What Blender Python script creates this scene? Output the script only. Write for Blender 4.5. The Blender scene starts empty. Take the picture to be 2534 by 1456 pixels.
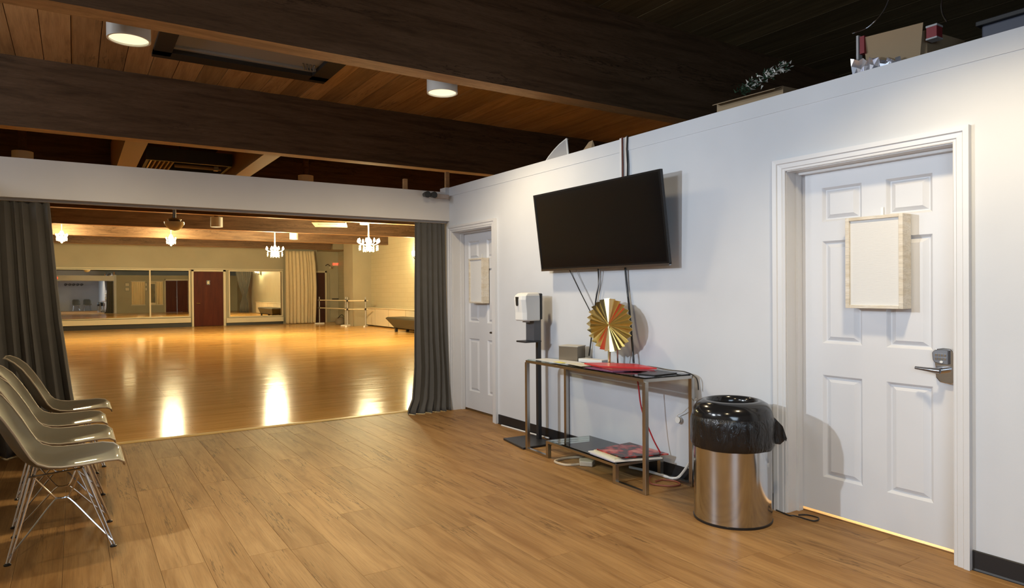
import bpy, math, random
from mathutils import Vector, Matrix
random.seed(7)
PI = math.pi
sc = bpy.context.scene
COL = sc.collection

# ------------------------------------------------------------------ camera
cam_d = bpy.data.cameras.new('camera'); cam = bpy.data.objects.new('camera', cam_d); COL.objects.link(cam)
yaw, pit, rol = 0.57425, -0.00613, -0.00721
F = Vector((math.sin(yaw)*math.cos(pit), math.cos(yaw)*math.cos(pit), math.sin(pit)))
R0 = Vector((math.cos(yaw), -math.sin(yaw), 0)); U0 = R0.cross(F)
RR = R0*math.cos(rol)+U0*math.sin(rol); UU = -R0*math.sin(rol)+U0*math.cos(rol)
m = Matrix((RR, UU, -F)).transposed().to_4x4(); m.translation = Vector((-3.5748, -6.8204, 1.347))
cam.matrix_world = m
cam_d.sensor_width = 36; cam_d.lens = 1673.25/2534*36; cam_d.clip_start = .05; cam_d.clip_end = 120
sc.camera = cam

# ------------------------------------------------------------------ world, exposure
sc.view_settings.view_transform = 'Standard'; sc.view_settings.look = 'None'
sc.view_settings.gamma = 1; sc.view_settings.use_curve_mapping = False
sc.view_settings.exposure = 0.12
w = bpy.data.worlds.new('world'); sc.world = w; w.use_nodes = True
w.node_tree.nodes['Background'].inputs[0].default_value = (.55, .6, .7, 1)
w.node_tree.nodes['Background'].inputs[1].default_value = .02
sc.cycles.use_denoising = True
sc.cycles.max_bounces = 10; sc.cycles.diffuse_bounces = 5; sc.cycles.glossy_bounces = 5
sc.cycles.transmission_bounces = 6; sc.cycles.transparent_max_bounces = 12
sc.cycles.sample_clamp_indirect = 6; sc.cycles.caustics_reflective = False; sc.cycles.caustics_refractive = False

WARM = (1, .79, .49); HALL = (1, .83, .44); COOL = (.68, .84, 1.0)
P_DRUM, P_KEY, P_FILL, P_CHAND, P_SCON = 160, 335, 55, 800, 88
def area(name, loc, rot, sx, sy, p, col, spread=PI):
    l = bpy.data.lights.new(name, 'AREA'); l.shape = 'RECTANGLE'; l.size = sx; l.size_y = sy
    l.energy = p; l.color = col; l.spread = spread
    o = bpy.data.objects.new(name, l); o.location = loc; o.rotation_euler = rot; COL.objects.link(o); return o
def spot(name, loc, tgt, p, col, ang, blend, rad):
    l = bpy.data.lights.new(name, 'SPOT'); l.energy = p; l.color = col; l.spot_size = ang; l.spot_blend = blend
    l.shadow_soft_size = rad
    o = bpy.data.objects.new(name, l); o.location = loc
    o.rotation_euler = (Vector(tgt)-Vector(loc)).to_track_quat('-Z', 'Y').to_euler(); COL.objects.link(o); return o
def point(name, loc, p, col, rad=.04):
    l = bpy.data.lights.new(name, 'POINT'); l.energy = p; l.color = col; l.shadow_soft_size = rad
    o = bpy.data.objects.new(name, l); o.location = loc; COL.objects.link(o); return o
# added cool fill lights out of view, and the wall lamp left of the chairs
area('cool_fill_light', (-4.6, -8.0, 1.6), (PI/2-.35, 0, -PI*.33), 2.6, 1.8, P_FILL, COOL, 1.9)  # unseen fill added for cool ambient light; no window stands here
area('beam_fill_light', (-6.6, -.7, 3.2), (PI/2, 0, -PI*.47), .9, .5, 48, (.85, .92, 1.0))  # added unseen source, brightens beam faces and boards from the left
area('beam_fill_light', (-6.6, -4.2, 3.35), (PI/2+.1, 0, -PI*.46), .9, .4, 26, (.85, .92, 1.0), 2.0)  # second added fill, for the left end of the nearest beam
spot('wall_spot_light', (-4.7, -3.0, 2.2), (0, -3.4, .45), P_KEY, (.80, .90, 1.0), 1.60, .75, .05)
DRUMS = [(-.97, -1.74), (-3.26, -1.74), (-.97, -5.46), (-3.26, -5.46)]
for i, (x, y) in enumerate(DRUMS):
    spot('drum_light', (x, y, 2.985), (x, y, 0), P_DRUM*(.86, .66, 1.0, .86)[i], WARM, 2.75 if i < 2 else 2.3, .6, .10)

# ------------------------------------------------------------------ materials
def mat(name, col=(.5, .5, .5), rough=.5, metal=0, **k):
    M = bpy.data.materials.new(name); M.use_nodes = True; b = M.node_tree.nodes['Principled BSDF']
    b.inputs['Base Color'].default_value = (*col, 1); b.inputs['Roughness'].default_value = rough
    b.inputs['Metallic'].default_value = metal
    for a, v in k.items():
        a = a.replace('_', ' ')
        if a in b.inputs: b.inputs[a].default_value = v
    M.use_backface_culling = False
    return M
def emit(M, col, s):
    b = M.node_tree.nodes['Principled BSDF']; b.inputs['Emission Color'].default_value = (*col, 1)
    b.inputs['Emission Strength'].default_value = s; return M
class N:
    def __init__(s, M): s.t = M.node_tree; s.n = s.t.nodes; s.l = s.t.links; s.b = s.n['Principled BSDF']
    def add(s, t, **k):
        x = s.n.new('ShaderNode'+t)
        for a, v in k.items():
            if hasattr(x, a): setattr(x, a, v)
            else: x.inputs[a].default_value = v
        return x
    def link(s, a, b): s.l.new(a, b)
    def coord(s, scale=(1, 1, 1), rnd=0, kind='Object'):
        c = s.add('TexCoord'); mp = s.add('Mapping'); mp.inputs['Scale'].default_value = scale
        if rnd:
            oi = s.add('ObjectInfo'); mu = s.add('Math', operation='MULTIPLY'); mu.inputs[1].default_value = rnd
            s.link(oi.outputs['Random'], mu.inputs[0]); cx = s.add('CombineXYZ')
            for i in range(3): s.link(mu.outputs[0], cx.inputs[i])
            ad = s.add('VectorMath', operation='ADD'); s.link(c.outputs[kind], ad.inputs[0]); s.link(cx.outputs[0], ad.inputs[1])
            s.link(ad.outputs[0], mp.inputs['Vector'])
        else: s.link(c.outputs[kind], mp.inputs['Vector'])
        return mp.outputs[0]
    def noise(s, v, scale, detail=4, rough=.5, dist=0):
        x = s.add('TexNoise'); s.link(v, x.inputs['Vector'])
        for a, q in (('Scale', scale), ('Detail', detail), ('Roughness', rough), ('Distortion', dist)): x.inputs[a].default_value = q
        return x.outputs['Fac']
    def ramp(s, f, st):
        r = s.add('ValToRGB'); e = r.color_ramp.elements
        while len(e) < len(st): e.new(.5)
        for i, (p, c) in enumerate(st): e[i].position = p; e[i].color = (*c, 1) if len(c) == 3 else c
        s.link(f, r.inputs[0]); return r.outputs[0]
    def mix(s, a, b, f, mode='MIX'):
        x = s.add('Mix', data_type='RGBA', blend_type=mode)
        for v, i in ((f, 0), (a, 6), (b, 7)):
            if hasattr(v, 'node'): s.link(v, x.inputs[i])
            else: x.inputs[i].default_value = v if i == 0 else (*v, 1)
        return x.outputs[2]
    def bump(s, h, st, d=.01):
        b = s.add('Bump'); b.inputs['Strength'].default_value = st; b.inputs['Distance'].default_value = d
        s.link(h, b.inputs['Height']); s.link(b.outputs[0], s.b.inputs['Normal'])
    def base(s, c): s.link(c, s.b.inputs['Base Color'])
def wood(name, c0, c1, c2, scale=(12, 1, 12), rough=.5, rnd=30, var=.35, knots=True, bump=.15, spec=.4):
    M = mat(name, c1, rough); n = N(M); v = n.coord(scale, rnd)
    a = n.noise(v, 1.6, 6, .6, .6); col = n.ramp(a, [(.3, c0), (.5, c1), (.72, c2)])
    f = n.noise(n.coord((scale[0]*5, scale[1]*1.2, scale[2]*5), rnd), 3, 4, .7)
    col = n.mix(col, tuple(x*.62 for x in c1), n.ramp(f, [(.46, (0, 0, 0)), (.72, (.7, .7, .7))]))
    if knots:
        k = n.noise(n.coord((scale[0]*1.3, scale[1]*.75, scale[2]*1.3), rnd*1.7), 1.4, 5, .6, .5)
        msk = n.ramp(n.noise(n.coord((scale[0]*.25, scale[1]*.8, scale[2]*.25), rnd*2.3), 1.6, 2), [(.50, (0, 0, 0)), (.60, (.9, .9, .9))])
        col = n.mix(col, tuple(x*.33 for x in c0), n.mix(n.ramp(k, [(.482, (0, 0, 0)), (.5, (.9, .9, .9)), (.518, (0, 0, 0))]), msk, 1.0, 'MULTIPLY'))
    oi = n.add('ObjectInfo'); r = n.ramp(oi.outputs['Random'], [(0, (1-var,)*3), (1, (1+var*.35,)*3)])
    col = n.mix(col, r, 1.0, 'MULTIPLY'); n.base(col)
    n.b.inputs['Specular IOR Level'].default_value = spec
    n.bump(f, bump, .002); return M
def paint(name, col, rough=.6, bump=.08, sc_=60, blot=.05):
    M = mat(name, col, rough); n = N(M); v = n.coord()
    a = n.noise(v, 1.3, 3); n.base(n.mix(col, tuple(x*(1-blot*2) for x in col), n.ramp(a, [(.35, (0, 0, 0)), (.75, (1, 1, 1))])))
    n.bump(n.noise(v, sc_, 3), bump, .003); return M
def fabric(name, col, k=.25):
    M = mat(name, col, .95); n = N(M); v = n.coord()
    n.base(n.mix(col, tuple(x*(1-k) for x in col), n.noise(v, 9, 4))); n.b.inputs['Sheen Weight'].default_value = .15
    n.bump(n.noise(v, 400, 2), .2, .001); return M

m_wall = paint('white_wall_paint', (.60, .62, .655), .55)
m_trim = paint('white_trim_paint', (.66, .665, .68), .38, .03)
m_door = paint('white_door_paint', (.65, .66, .69), .42, .05, 90)
m_header = paint('header_paint', (.72, .71, .70), .6)
m_cream = paint('cream_hall_paint', (.355, .325, .235), .6)
m_creamtrim = paint('cream_trim_paint', (.62, .55, .40), .5)
m_black = mat('black_rubber_base', (.012, .012, .014), .45)
m_plank = wood('oak_vinyl_plank', (.225, .108, .033), (.335, .182, .066), (.41, .235, .090), (9, .9, 9), .48, 40, .12, True, .35, .16)
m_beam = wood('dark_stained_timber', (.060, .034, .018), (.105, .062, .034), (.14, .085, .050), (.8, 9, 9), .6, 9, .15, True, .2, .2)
m_beamu = wood('floor_lit_beam_underside', (.28, .155, .068), (.42, .24, .11), (.50, .30, .14), (.8, 9, 9), .6, 9, .15, False, .2, .2)  # light bounced off the floor is painted in as paler wood
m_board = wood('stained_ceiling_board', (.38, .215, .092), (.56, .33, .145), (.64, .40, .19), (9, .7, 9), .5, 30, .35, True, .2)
m_under = mat('dark_subfloor', (.19, .105, .045), .9)
m_chrome = mat('chrome', (.72, .72, .74), .12, 1)
m_steel = mat('polished_steel', (.54, .56, .585), .13, 1)
m_brass = mat('aged_chrome_tube', (.50, .48, .45), .28, 1)
m_dchrome = mat('satin_grey_metal', (.30, .31, .34), .28, 1)
m_blackp = mat('black_plastic', (.012, .012, .013), .35)
m_blackm = mat('black_powder_coat', (.02, .02, .022), .4)
m_bag = mat('black_bin_liner', (.008, .008, .009), .16)
n = N(m_bag); n.bump(n.noise(n.coord((14, 14, 5)), 1.5, 5, .6, 1.5), .5, .02)
m_white = mat('white_plastic', (.72, .72, .70), .35)
m_grayp = mat('grey_plastic', (.35, .35, .36), .45)
def thin_glass(name, tint, k=1.0):
    M = mat(name); t = M.node_tree; o_ = t.nodes['Material Output']
    tr = t.nodes.new('ShaderNodeBsdfTransparent'); tr.inputs[0].default_value = (*tint, 1)
    gl = t.nodes.new('ShaderNodeBsdfGlossy'); gl.inputs[0].default_value = (1, 1, 1, 1); gl.inputs['Roughness'].default_value = .03
    fr = t.nodes.new('ShaderNodeFresnel'); fr.inputs[0].default_value = 1.5; mx = t.nodes.new('ShaderNodeMixShader')
    t.links.new(fr.outputs[0], mx.inputs[0]); t.links.new(tr.outputs[0], mx.inputs[1]); t.links.new(gl.outputs[0], mx.inputs[2]); t.links.new(mx.outputs[0], o_.inputs[0])
    return M
m_glass = thin_glass('table_glass', (.80, .88, .86))
m_screen = mat('television_glass', (.004, .004, .005), .12)
m_shell = mat('taupe_moulded_plastic', (.13, .121, .094), .46); N(m_shell).b.inputs['Coat Weight'].default_value = .25
m_shell_edge = mat('pale_shell_edge', (.40, .34, .26), .4)
m_curt = fabric('charcoal_curtain_cloth', (.112, .108, .102))
m_boardf = wood('shaded_olive_ceiling_board', (.10, .072, .034), (.155, .112, .055), (.20, .15, .075), (9, .7, 9), .6, 30, .3, False, .2, .2)  # olive wood, darkened in its colour for the shade of the front bay
m_beige = fabric('beige_curtain_cloth', (.66, .56, .38), .15)
m_gold = mat('gold_leaf_metal', (.85, .74, .40), .22, 1)
m_card = paint('brown_cardboard', (.30, .21, .12), .8)
m_rdoor = wood('red_brown_door_wood', (.05, .006, .002), (.075, .010, .003), (.10, .018, .005), (6, 6, .6), .5, 3, .05, False, .05, .15)
m_mirror = mat('mirror_glass', (.86, .84, .78), .015, 1)
m_vinyl = mat('dark_olive_vinyl', (.03, .029, .018), .55)
m_red = mat('red_gloss_paper', (.55, .03, .03), .35)
m_bulb = emit(mat('lit_glass', (1, .9, .7), .3), (1, .78, .42), 26)
m_disc = emit(mat('lamp_diffuser', (1, .95, .8), .4), (1, .90, .60), .9)
m_crystal = emit(mat('crystal_drops', (.95, .9, .8), .08, 0), (1, .8, .45), 2.6)

# hall strip floor
m_strip = mat('gloss_oak_strip', (.4, .22, .07), .2); n = N(m_strip); v = n.coord()
br = n.add('TexBrick'); n.link(v, br.inputs['Vector'])
for a, q in (('Scale', 1), ('Mortar Size', .0012), ('Brick Width', 1.9), ('Row Height', .082), ('Bias', 0)): br.inputs[a].default_value = q
br.inputs['Color1'].default_value = (.76, .46, .15, 1); br.inputs['Color2'].default_value = (.62, .36, .105, 1)
br.inputs['Mortar'].default_value = (.26, .13, .035, 1); br.offset = .37
g = n.noise(n.coord((1.1, 26, 1)), 2.2, 5, .6); col = n.mix(br.outputs['Color'], (.36, .18, .045), n.ramp(g, [(.42, (0, 0, 0)), (.75, (.7, .7, .7))]))
n.base(col); n.b.inputs['Specular IOR Level'].default_value = .06
n.link(n.ramp(n.noise(n.coord((.8, 5, 1)), 1.6, 3), [(.3, (.12,)*3), (.7, (.19,)*3)]), n.b.inputs['Roughness'])
n.bump(n.noise(n.coord((.6, 9, 1)), 3.0, 2), .05, .0012)
# painted block wall of the hall
m_block = mat('cream_block_paint', (.52, .44, .28), .55); n = N(m_block)
c = n.add('TexCoord'); sx = n.add('SeparateXYZ'); n.link(c.outputs['Object'], sx.inputs[0]); cx = n.add('CombineXYZ')
n.link(sx.outputs[1], cx.inputs[0]); n.link(sx.outputs[2], cx.inputs[1])
br = n.add('TexBrick'); n.link(cx.outputs[0], br.inputs['Vector'])
for a, q in (('Scale', 1), ('Mortar Size', .006), ('Brick Width', .52), ('Row Height', .16)): br.inputs[a].default_value = q
br.inputs['Color1'].default_value = (.42, .39, .27, 1); br.inputs['Color2'].default_value = (.40, .37, .255, 1); br.inputs['Mortar'].default_value = (.36, .32, .215, 1)
n.base(br.outputs['Color'])
# linen pin board
m_linen = mat('white_linen_board', (.70, .70, .69), .9); n = N(m_linen)
n.bump(n.noise(n.coord((1, 2, 40)), 12, 4), .35, .003)
m_whitewash = wood('whitewashed_frame_wood', (.60, .52, .40), (.70, .64, .54), (.76, .73, .67), (4, 4, 14), .7, 2, .02, False, .3)

# ------------------------------------------------------------------ mesh helpers
class MB:
    def __init__(s): s.v = []; s.f = []; s.m = []
    def add(s, vs, fs, mi=0):
        o = len(s.v); s.v += [tuple(p) for p in vs]; s.f += [tuple(i+o for i in f) for f in fs]; s.m += [mi]*len(fs); return s
    def box(s, x0, x1, y0, y1, z0, z1, mi=0):
        a = [(x, y, z) for z in (z0, z1) for y in (y0, y1) for x in (x0, x1)]
        return s.add(a, [(0, 2, 3, 1), (4, 5, 7, 6), (0, 1, 5, 4), (2, 6, 7, 3), (0, 4, 6, 2), (1, 3, 7, 5)], mi)
    def prism(s, poly, z0, z1, mi=0, ax='z'):
        k = len(poly)
        def P(a, b, c): return {'z': (a, b, c), 'x': (c, a, b), 'y': (a, c, b)}[ax]
        vs = [P(a, b, z0) for a, b in poly]+[P(a, b, z1) for a, b in poly]
        return s.add(vs, [tuple(range(k))[::-1], tuple(range(k, 2*k))]+[(i, (i+1) % k, (i+1) % k+k, i+k) for i in range(k)], mi)
    def tube(s, pts, r, k=8, mi=0, cap=True, closed=False, rs=None):
        pts = [Vector(p) for p in pts]; n_ = len(pts); vs = []; up = None
        for i, p in enumerate(pts):
            a = pts[(i-1) % n_] if (i or closed) else p; b = pts[(i+1) % n_] if (i < n_-1 or closed) else p
            t = (b-a).normalized()
            if up is None: up = Vector((0, 0, 1)) if abs(t.z) < .9 else Vector((1, 0, 0))
            sd = t.cross(up).normalized(); up = sd.cross(t).normalized(); q = rs[i] if rs else r
            vs += [p+(sd*math.cos(2*PI*j/k)+up*math.sin(2*PI*j/k))*q for j in range(k)]
        fs = []
        for i in range(n_ if closed else n_-1):
            for j in range(k): A = i*k; B = ((i+1) % n_)*k; fs.append((A+j, A+(j+1) % k, B+(j+1) % k, B+j))
        if cap and not closed: fs += [tuple(range(k))[::-1], tuple((n_-1)*k+j for j in range(k))]
        return s.add(vs, fs, mi)
    def lathe(s, prof, c=(0, 0, 0), k=32, sy=1, mi=0, wob=None, cap0=True):
        vs = []
        for i, (r, z) in enumerate(prof):
            for j in range(k):
                a = 2*PI*j/k; q = r*(1+(wob(i, a) if wob else 0)); vs.append((c[0]+q*math.cos(a), c[1]+q*math.sin(a)*sy, c[2]+z))
        fs = [(i*k+j, i*k+(j+1) % k, (i+1)*k+(j+1) % k, (i+1)*k+j) for i in range(len(prof)-1) for j in range(k)]
        if prof[0][0] > 1e-6 and cap0: fs.append(tuple(range(k))[::-1])
        if prof[-1][0] > 1e-6: fs.append(tuple((len(prof)-1)*k+j for j in range(k)))
        return s.add(vs, fs, mi)
    def ball(s, c, r, k=12, h=8, sz=1, mi=0):
        return s.lathe([(max(1e-7, r*math.sin(PI*i/h)), -r*sz*math.cos(PI*i/h)) for i in range(h+1)], c, k, 1, mi)
    def bar(s, a, b, w_, h_, mi=0):           # square bar between two points
        a = Vector(a); b = Vector(b); t = (b-a).normalized(); up = Vector((0, 0, 1)) if abs(t.z) < .9 else Vector((0, 1, 0))
        sd = t.cross(up).normalized()*w_/2; up = sd.cross(t).normalized()*h_/2
        vs = [p+x*sd+y*up for p in (a, b) for x, y in ((-1, -1), (1, -1), (1, 1), (-1, 1))]
        return s.add(vs, [(0, 1, 2, 3), (7, 6, 5, 4), (0, 4, 5, 1), (1, 5, 6, 2), (2, 6, 7, 3), (3, 7, 4, 0)], mi)
def tag(o, label=None, cat=None, group=None, kind=None):
    for k, v in (('label', label), ('category', cat), ('group', group), ('kind', kind)):
        if v: o[k] = v
    return o
def ob(name, mb, mats, parent=None, loc=None, smooth=None, bevel=0, local=False, solid=0, sub=0, **t):
    """link one mesh; vertices are in world metres unless local"""
    me = bpy.data.meshes.new(name); off = Vector((0, 0, 0))
    if parent is not None and not local:
        q = parent
        while q is not None: off += q.location; q = q.parent
    if loc is not None and not local: off += Vector(loc)
    me.from_pydata([tuple(Vector(p)-off) for p in mb.v], [], mb.f)
    for M in (mats if isinstance(mats, (list, tuple)) else [mats]): me.materials.append(M)
    if any(mb.m):
        for p, i in zip(me.polygons, mb.m): p.material_index = i
    me.update()
    import bmesh
    b = bmesh.new(); b.from_mesh(me); bmesh.ops.recalc_face_normals(b, faces=b.faces); b.to_mesh(me); b.free()
    if smooth:
        for p in me.polygons: p.use_smooth = True
        me.set_sharp_from_angle(angle=math.radians(smooth))
    o = bpy.data.objects.new(name, me); COL.objects.link(o)
    if loc is not None: o.location = loc
    if parent is not None: o.parent = parent
    if solid: q = o.modifiers.new('s', 'SOLIDIFY'); q.thickness = solid; q.offset = 0
    if bevel: q = o.modifiers.new('b', 'BEVEL'); q.width = bevel; q.segments = 2; q.limit_method = 'ANGLE'
    if sub: q = o.modifiers.new('u', 'SUBSURF'); q.levels = sub; q.render_levels = sub
    return tag(o, **t)
def empty(name, loc, **t):
    o = bpy.data.objects.new(name, None); o.location = loc; o.empty_display_size = .1; COL.objects.link(o); return tag(o, **t)
def copy_tree(o, parent=None):
    c_ = o.copy(); COL.objects.link(c_); c_.parent = parent
    for ch in list(o.children): copy_tree(ch, c_)
    return c_
def B(*a): return MB().box(*a)
S = dict(kind='structure')

# ================================================================== SHELL
ZT = 2.51; HZ = 2.13; HT = 2.455; ZC = 3.74; ZB = 3.027
XL = -4.78
# floor of the lounge with its planks
fl = ob('floor', B(-4.9, 0.14, -9.3, .14, -.06, -.008), m_under, **S)
pw, pl = .199, 1.55
x = XL-.05; i = 0
while x < 0.11:
    y = -9.3-random.random()*pl
    while y < .13:
        a, b_ = max(y, -9.28), min(y+pl, .13); x1 = min(x+pw, .125)
        if b_-a > .05:
            P = MB(); c_ = ((x+x1)/2, (a+b_)/2, 0); q = .0010
            P.box(x+q/2, x1-q/2, a+q/2, b_-q/2, -.008, -.0012)
            k = len(P.v); e = .0014
            P.add([(x+e, a+e, 0), (x1-e, a+e, 0), (x1-e, b_-e, 0), (x+e, b_-e, 0)], [(0, 1, 2, 3)])
            P.f = [f for n_, f in enumerate(P.f) if n_ != 1]; P.m = P.m[:len(P.f)]
            P.f += [(4, 5, 9, 8), (5, 7, 10, 9), (7, 6, 11, 10), (6, 4, 8, 11)]; P.m += [0]*4
            ob('plank', P, m_plank, fl, c_)
        y += pl
    x += pw
    i += 1
# hall floor
ob('floor_hall', B(-9, 6.6, .16, 24, -.06, 0), m_strip, **S)
ob('trim_threshold', MB().prism([(.105, 0), (.115, .006), (.15, .010), (.185, .006), (.195, 0)], XL, -.02, 0, 'x'), mat('brass_strip', (.85, .62, .25), .35), **S)
ob('floor_closet', B(.14, 3.0, -9.3, -.01, -.06, -.002), m_plank, **S)

# right wall with two door openings
D1 = (-5.236, -4.318, 2.043); D2 = (-.935, -.075, 2.0)
wr = MB()
wr.box(0, .13, -9.3, D1[0], 0, ZT-.10); wr.box(0, .13, D1[0], D1[1], D1[2], ZT-.10); wr.box(0, .13, D1[1], D2[0], 0, ZT-.10)
wr.box(0, .13, D2[0], D2[1], D2[2], ZT-.10); wr.box(0, .13, D2[1], .13, 0, ZT-.10)
wr.box(-.004, .135, -9.3, .13, ZT-.10, ZT)
wr.box(-.05, 0, -.006, .13, ZT-.09, ZT-.001)
ob('wall_right', wr, m_wall, **S)
for a, b_ in ((-9.3, D1[0]-.078), (D1[1]+.078, D2[0]-.1)):
    ob('baseboard_right', MB().prism([(0, 0), (-.010, 0), (-.010, .004), (-.006, .012), (-.006, .092), (-.002, .096), (0, .096)], a, b_, 0, 'y'), m_black, **S)
# header over the opening, and wall parts beside it
ob('wall_header', B(-4.9, 0, 0, .13, HZ, HT), m_header, bevel=.003, **S)
ob('wall_left', B(-4.9, XL, -9.3, .13, 0, HT), m_wall, **S)
ob('wall_jamb_left', B(XL, -4.45, 0, .13, 0, HZ), m_header, **S)
ob('wall_front', MB().box(-4.9, 6.6, -9.42, -9.3, 0, ZC+.2), m_wall, **S)
ob('wall_storage_right', B(6.12, 6.6, -9.3, 13.5, 0, ZC+.2), m_cream, **S)
ob('wall_closet_back', B(2.9, 3.0, -9.3, -.01, 0, 2.40), m_wall, **S)
ob('wall_left_high', B(-9.1, -9.0, -9.3, 24, 0, ZC+.2), m_cream, **S)
ob('ceiling_closet', B(.135, 3.0, -9.3, -.01, 2.40, 2.44), m_card, **S)

# hall walls
YB = 22.12
ob('wall_back', B(-9, 6.6, YB, YB+.15, 0, ZC+.2), m_cream, **S)
ob('wall_hall_right', B(6.1, 6.6, 13.5, YB, 0, ZC+.2), m_block, **S)
ob('wall_column', B(5.37, 6.1, 18.2, 19.24, 0, ZC), m_cream, bevel=.004, **S)
ob('wall_column_far', B(5.18, 6.1, 20.4, YB, HT+.6, ZC), m_cream, **S)
ob('wall_hall_near', MB().box(.135, 1.95, .005, .13, 0, HT+.03).box(1.95, 3.35, .005, .13, 2.16, HT+.03).box(3.35, 6.12, .005, .13, 0, HT+.03), m_cream, **S)
ob('wall_hall_left', B(-9, -4.9, .005, .13, 0, HT+.3), m_cream, **S)

# ceiling boards, with the hole of the two skylights left open
SK = [(-2.875, -1.23, -1.30, .74, ), (-2.83, -1.55, 2.35, 4.45)]
cl = ob('ceiling', MB().box(-9, 6.6, -9.3, -2.0, 3.93, 3.98).box(-9, -2.99, -1.95, 24, ZC+.06, ZC+.1).box(-1.12, 6.6, -1.95, 24, ZC+.06, ZC+.1)
        .box(-2.99, -1.12, 4.6, 24, ZC+.06, ZC+.1), m_under, **S)
bx = -8.985; bw = .235
while bx < 6.1:
    segs = [(-9.3, -2.05, 3.90), (-1.97, 1.7, ZC), (1.7, 9.1, ZC), (9.1, 16.5, ZC), (16.5, YB, ZC)]
    for a, b_, z in segs:
        if b_ < 0 and bx < -5: continue
        if a > 16 and bx > 5.2: pass
        cuts = [(a, b_)]
        for hx0, hx1, hy0, hy1 in SK:
            if hx0 < bx+bw/2 < hx1 and a < hy1 and b_ > hy0:
                cuts = [(p, q) for c0, c1 in cuts for p, q in ((c0, min(c1, hy0)), (max(c0, hy1), c1)) if q-p > .02]
        for p, q in cuts:
            e = random.uniform(0, .004)
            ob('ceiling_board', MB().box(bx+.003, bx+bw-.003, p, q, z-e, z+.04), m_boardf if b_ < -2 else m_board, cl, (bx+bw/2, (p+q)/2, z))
    bx += bw
# timber beams
BEAMS = [-9.2+.0, -5.84, -2.122, 1.596, 5.314, 9.032, 12.75, 16.468, 20.186]
for k, y in enumerate(BEAMS):
    x1 = 6.1 if k < 8 else 5.18
    top = 3.93 if y < -2 else ZC+.05
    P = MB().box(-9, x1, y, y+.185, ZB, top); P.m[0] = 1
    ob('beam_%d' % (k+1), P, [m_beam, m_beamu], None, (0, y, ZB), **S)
# blocking between beams beside the second skylight, and short props
for k, (a, b_) in enumerate([(-3.085, -2.86), (-1.60, -1.40)]):
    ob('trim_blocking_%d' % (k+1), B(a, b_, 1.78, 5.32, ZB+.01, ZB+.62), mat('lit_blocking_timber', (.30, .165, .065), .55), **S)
for k, (x, y) in enumerate([(.02, .09), (-.50, .09)]):
    ob('trim_prop_%d' % (k+1), B(x-.022, x+.022, y-.02, y+.02, HT if x < 0 else ZT, 2.58 if x < 0 else 2.70), m_beamu, **S)

# skylights: dark curb, grey glazed lid deep in a shaft
m_curb = mat('black_skylight_curb', (.022, .018, .014), .6)
m_lid = mat('grey_skylight_panel', (.30, .29, .27), .4)
def skylight(hx0, hx1, hy0, hy1, label):
    e = empty('skylight', ((hx0+hx1)/2, (hy0+hy1)/2, ZC), label=label, cat='skylight')
    q = .13
    P = MB().box(hx0-.03, hx1+.06, hy0-.02, hy0+q, ZC-.03, ZC+.45).box(hx0-.03, hx1+.06, hy1-q, hy1+.08, ZC-.03, ZC+.45)
    P.box(hx0-.03, hx0+q, hy0, hy1, ZC-.03, ZC+.45).box(hx1-q, hx1+.06, hy0, hy1, ZC-.03, ZC+.45)
    ob('curb', P, m_curb, e)
    ob('lid', B(hx0, hx1, hy0, hy1, ZC+.012, ZC+.04), m_lid, e)
    for t in (.3, .42, .62):
        y = hy0+(hy1-hy0)*(t+.25)
        if y < hy1-.15: ob('rail', B(hx0+.12, hx1-.1, y, y+.03, ZC-.012, ZC+.011), m_lid, e)
    P = MB()
    for j in range(4): P.tube([(hx1-.3+.04*j, hy1-.38, ZC+.01), (hx1-.27+.03*j, hy1-.33, ZC-.04), (hx1-.26+.02*j, hy1-.30, ZC-.03+.01*j)], .008, 6)
    ob('opener_fitting', P, m_dchrome, e)
skylight(*SK[0], 'dark-framed skylight recess between the two nearest ceiling beams')
skylight(*SK[1], 'second skylight recess seen just above the white header')

e = empty('louvre_unit', (-2.18, 4.1, 3.2), label='dark louvred ceiling unit with tan tube between the timber blocks above the header', cat='vent')
ob('unit_frame', MB().box(-2.74, -1.64, 4.62, 4.68, 3.16, 3.34).box(-2.74, -2.70, 3.65, 4.62, 3.16, 3.34).box(-1.68, -1.64, 3.65, 4.62, 3.16, 3.34).box(-2.74, -1.64, 3.60, 3.65, 3.16, 3.34), m_curb, e)
for j in range(6): ob('slat', B(-2.68+.055*j, -2.66+.055*j, 3.66, 4.61, 3.165, 3.22), m_card if j else m_creamtrim, e)
ob('lamp_tube', MB().tube([(-2.33, 4.15, 3.20), (-1.70, 4.15, 3.20)], .025, 10), m_card, e, smooth=40)
ob('tube_socket', B(-1.80, -1.74, 4.11, 4.19, 3.17, 3.23), m_grayp, e)
ob('hanger', MB().tube([(-2.2, 4.65, 3.34), (-2.2, 4.65, ZC)], .012, 6), m_curb, e); ob('hanger', MB().tube([(-2.2, 3.62, 3.34), (-2.2, 3.62, ZC)], .012, 6), m_curb, e)

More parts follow.
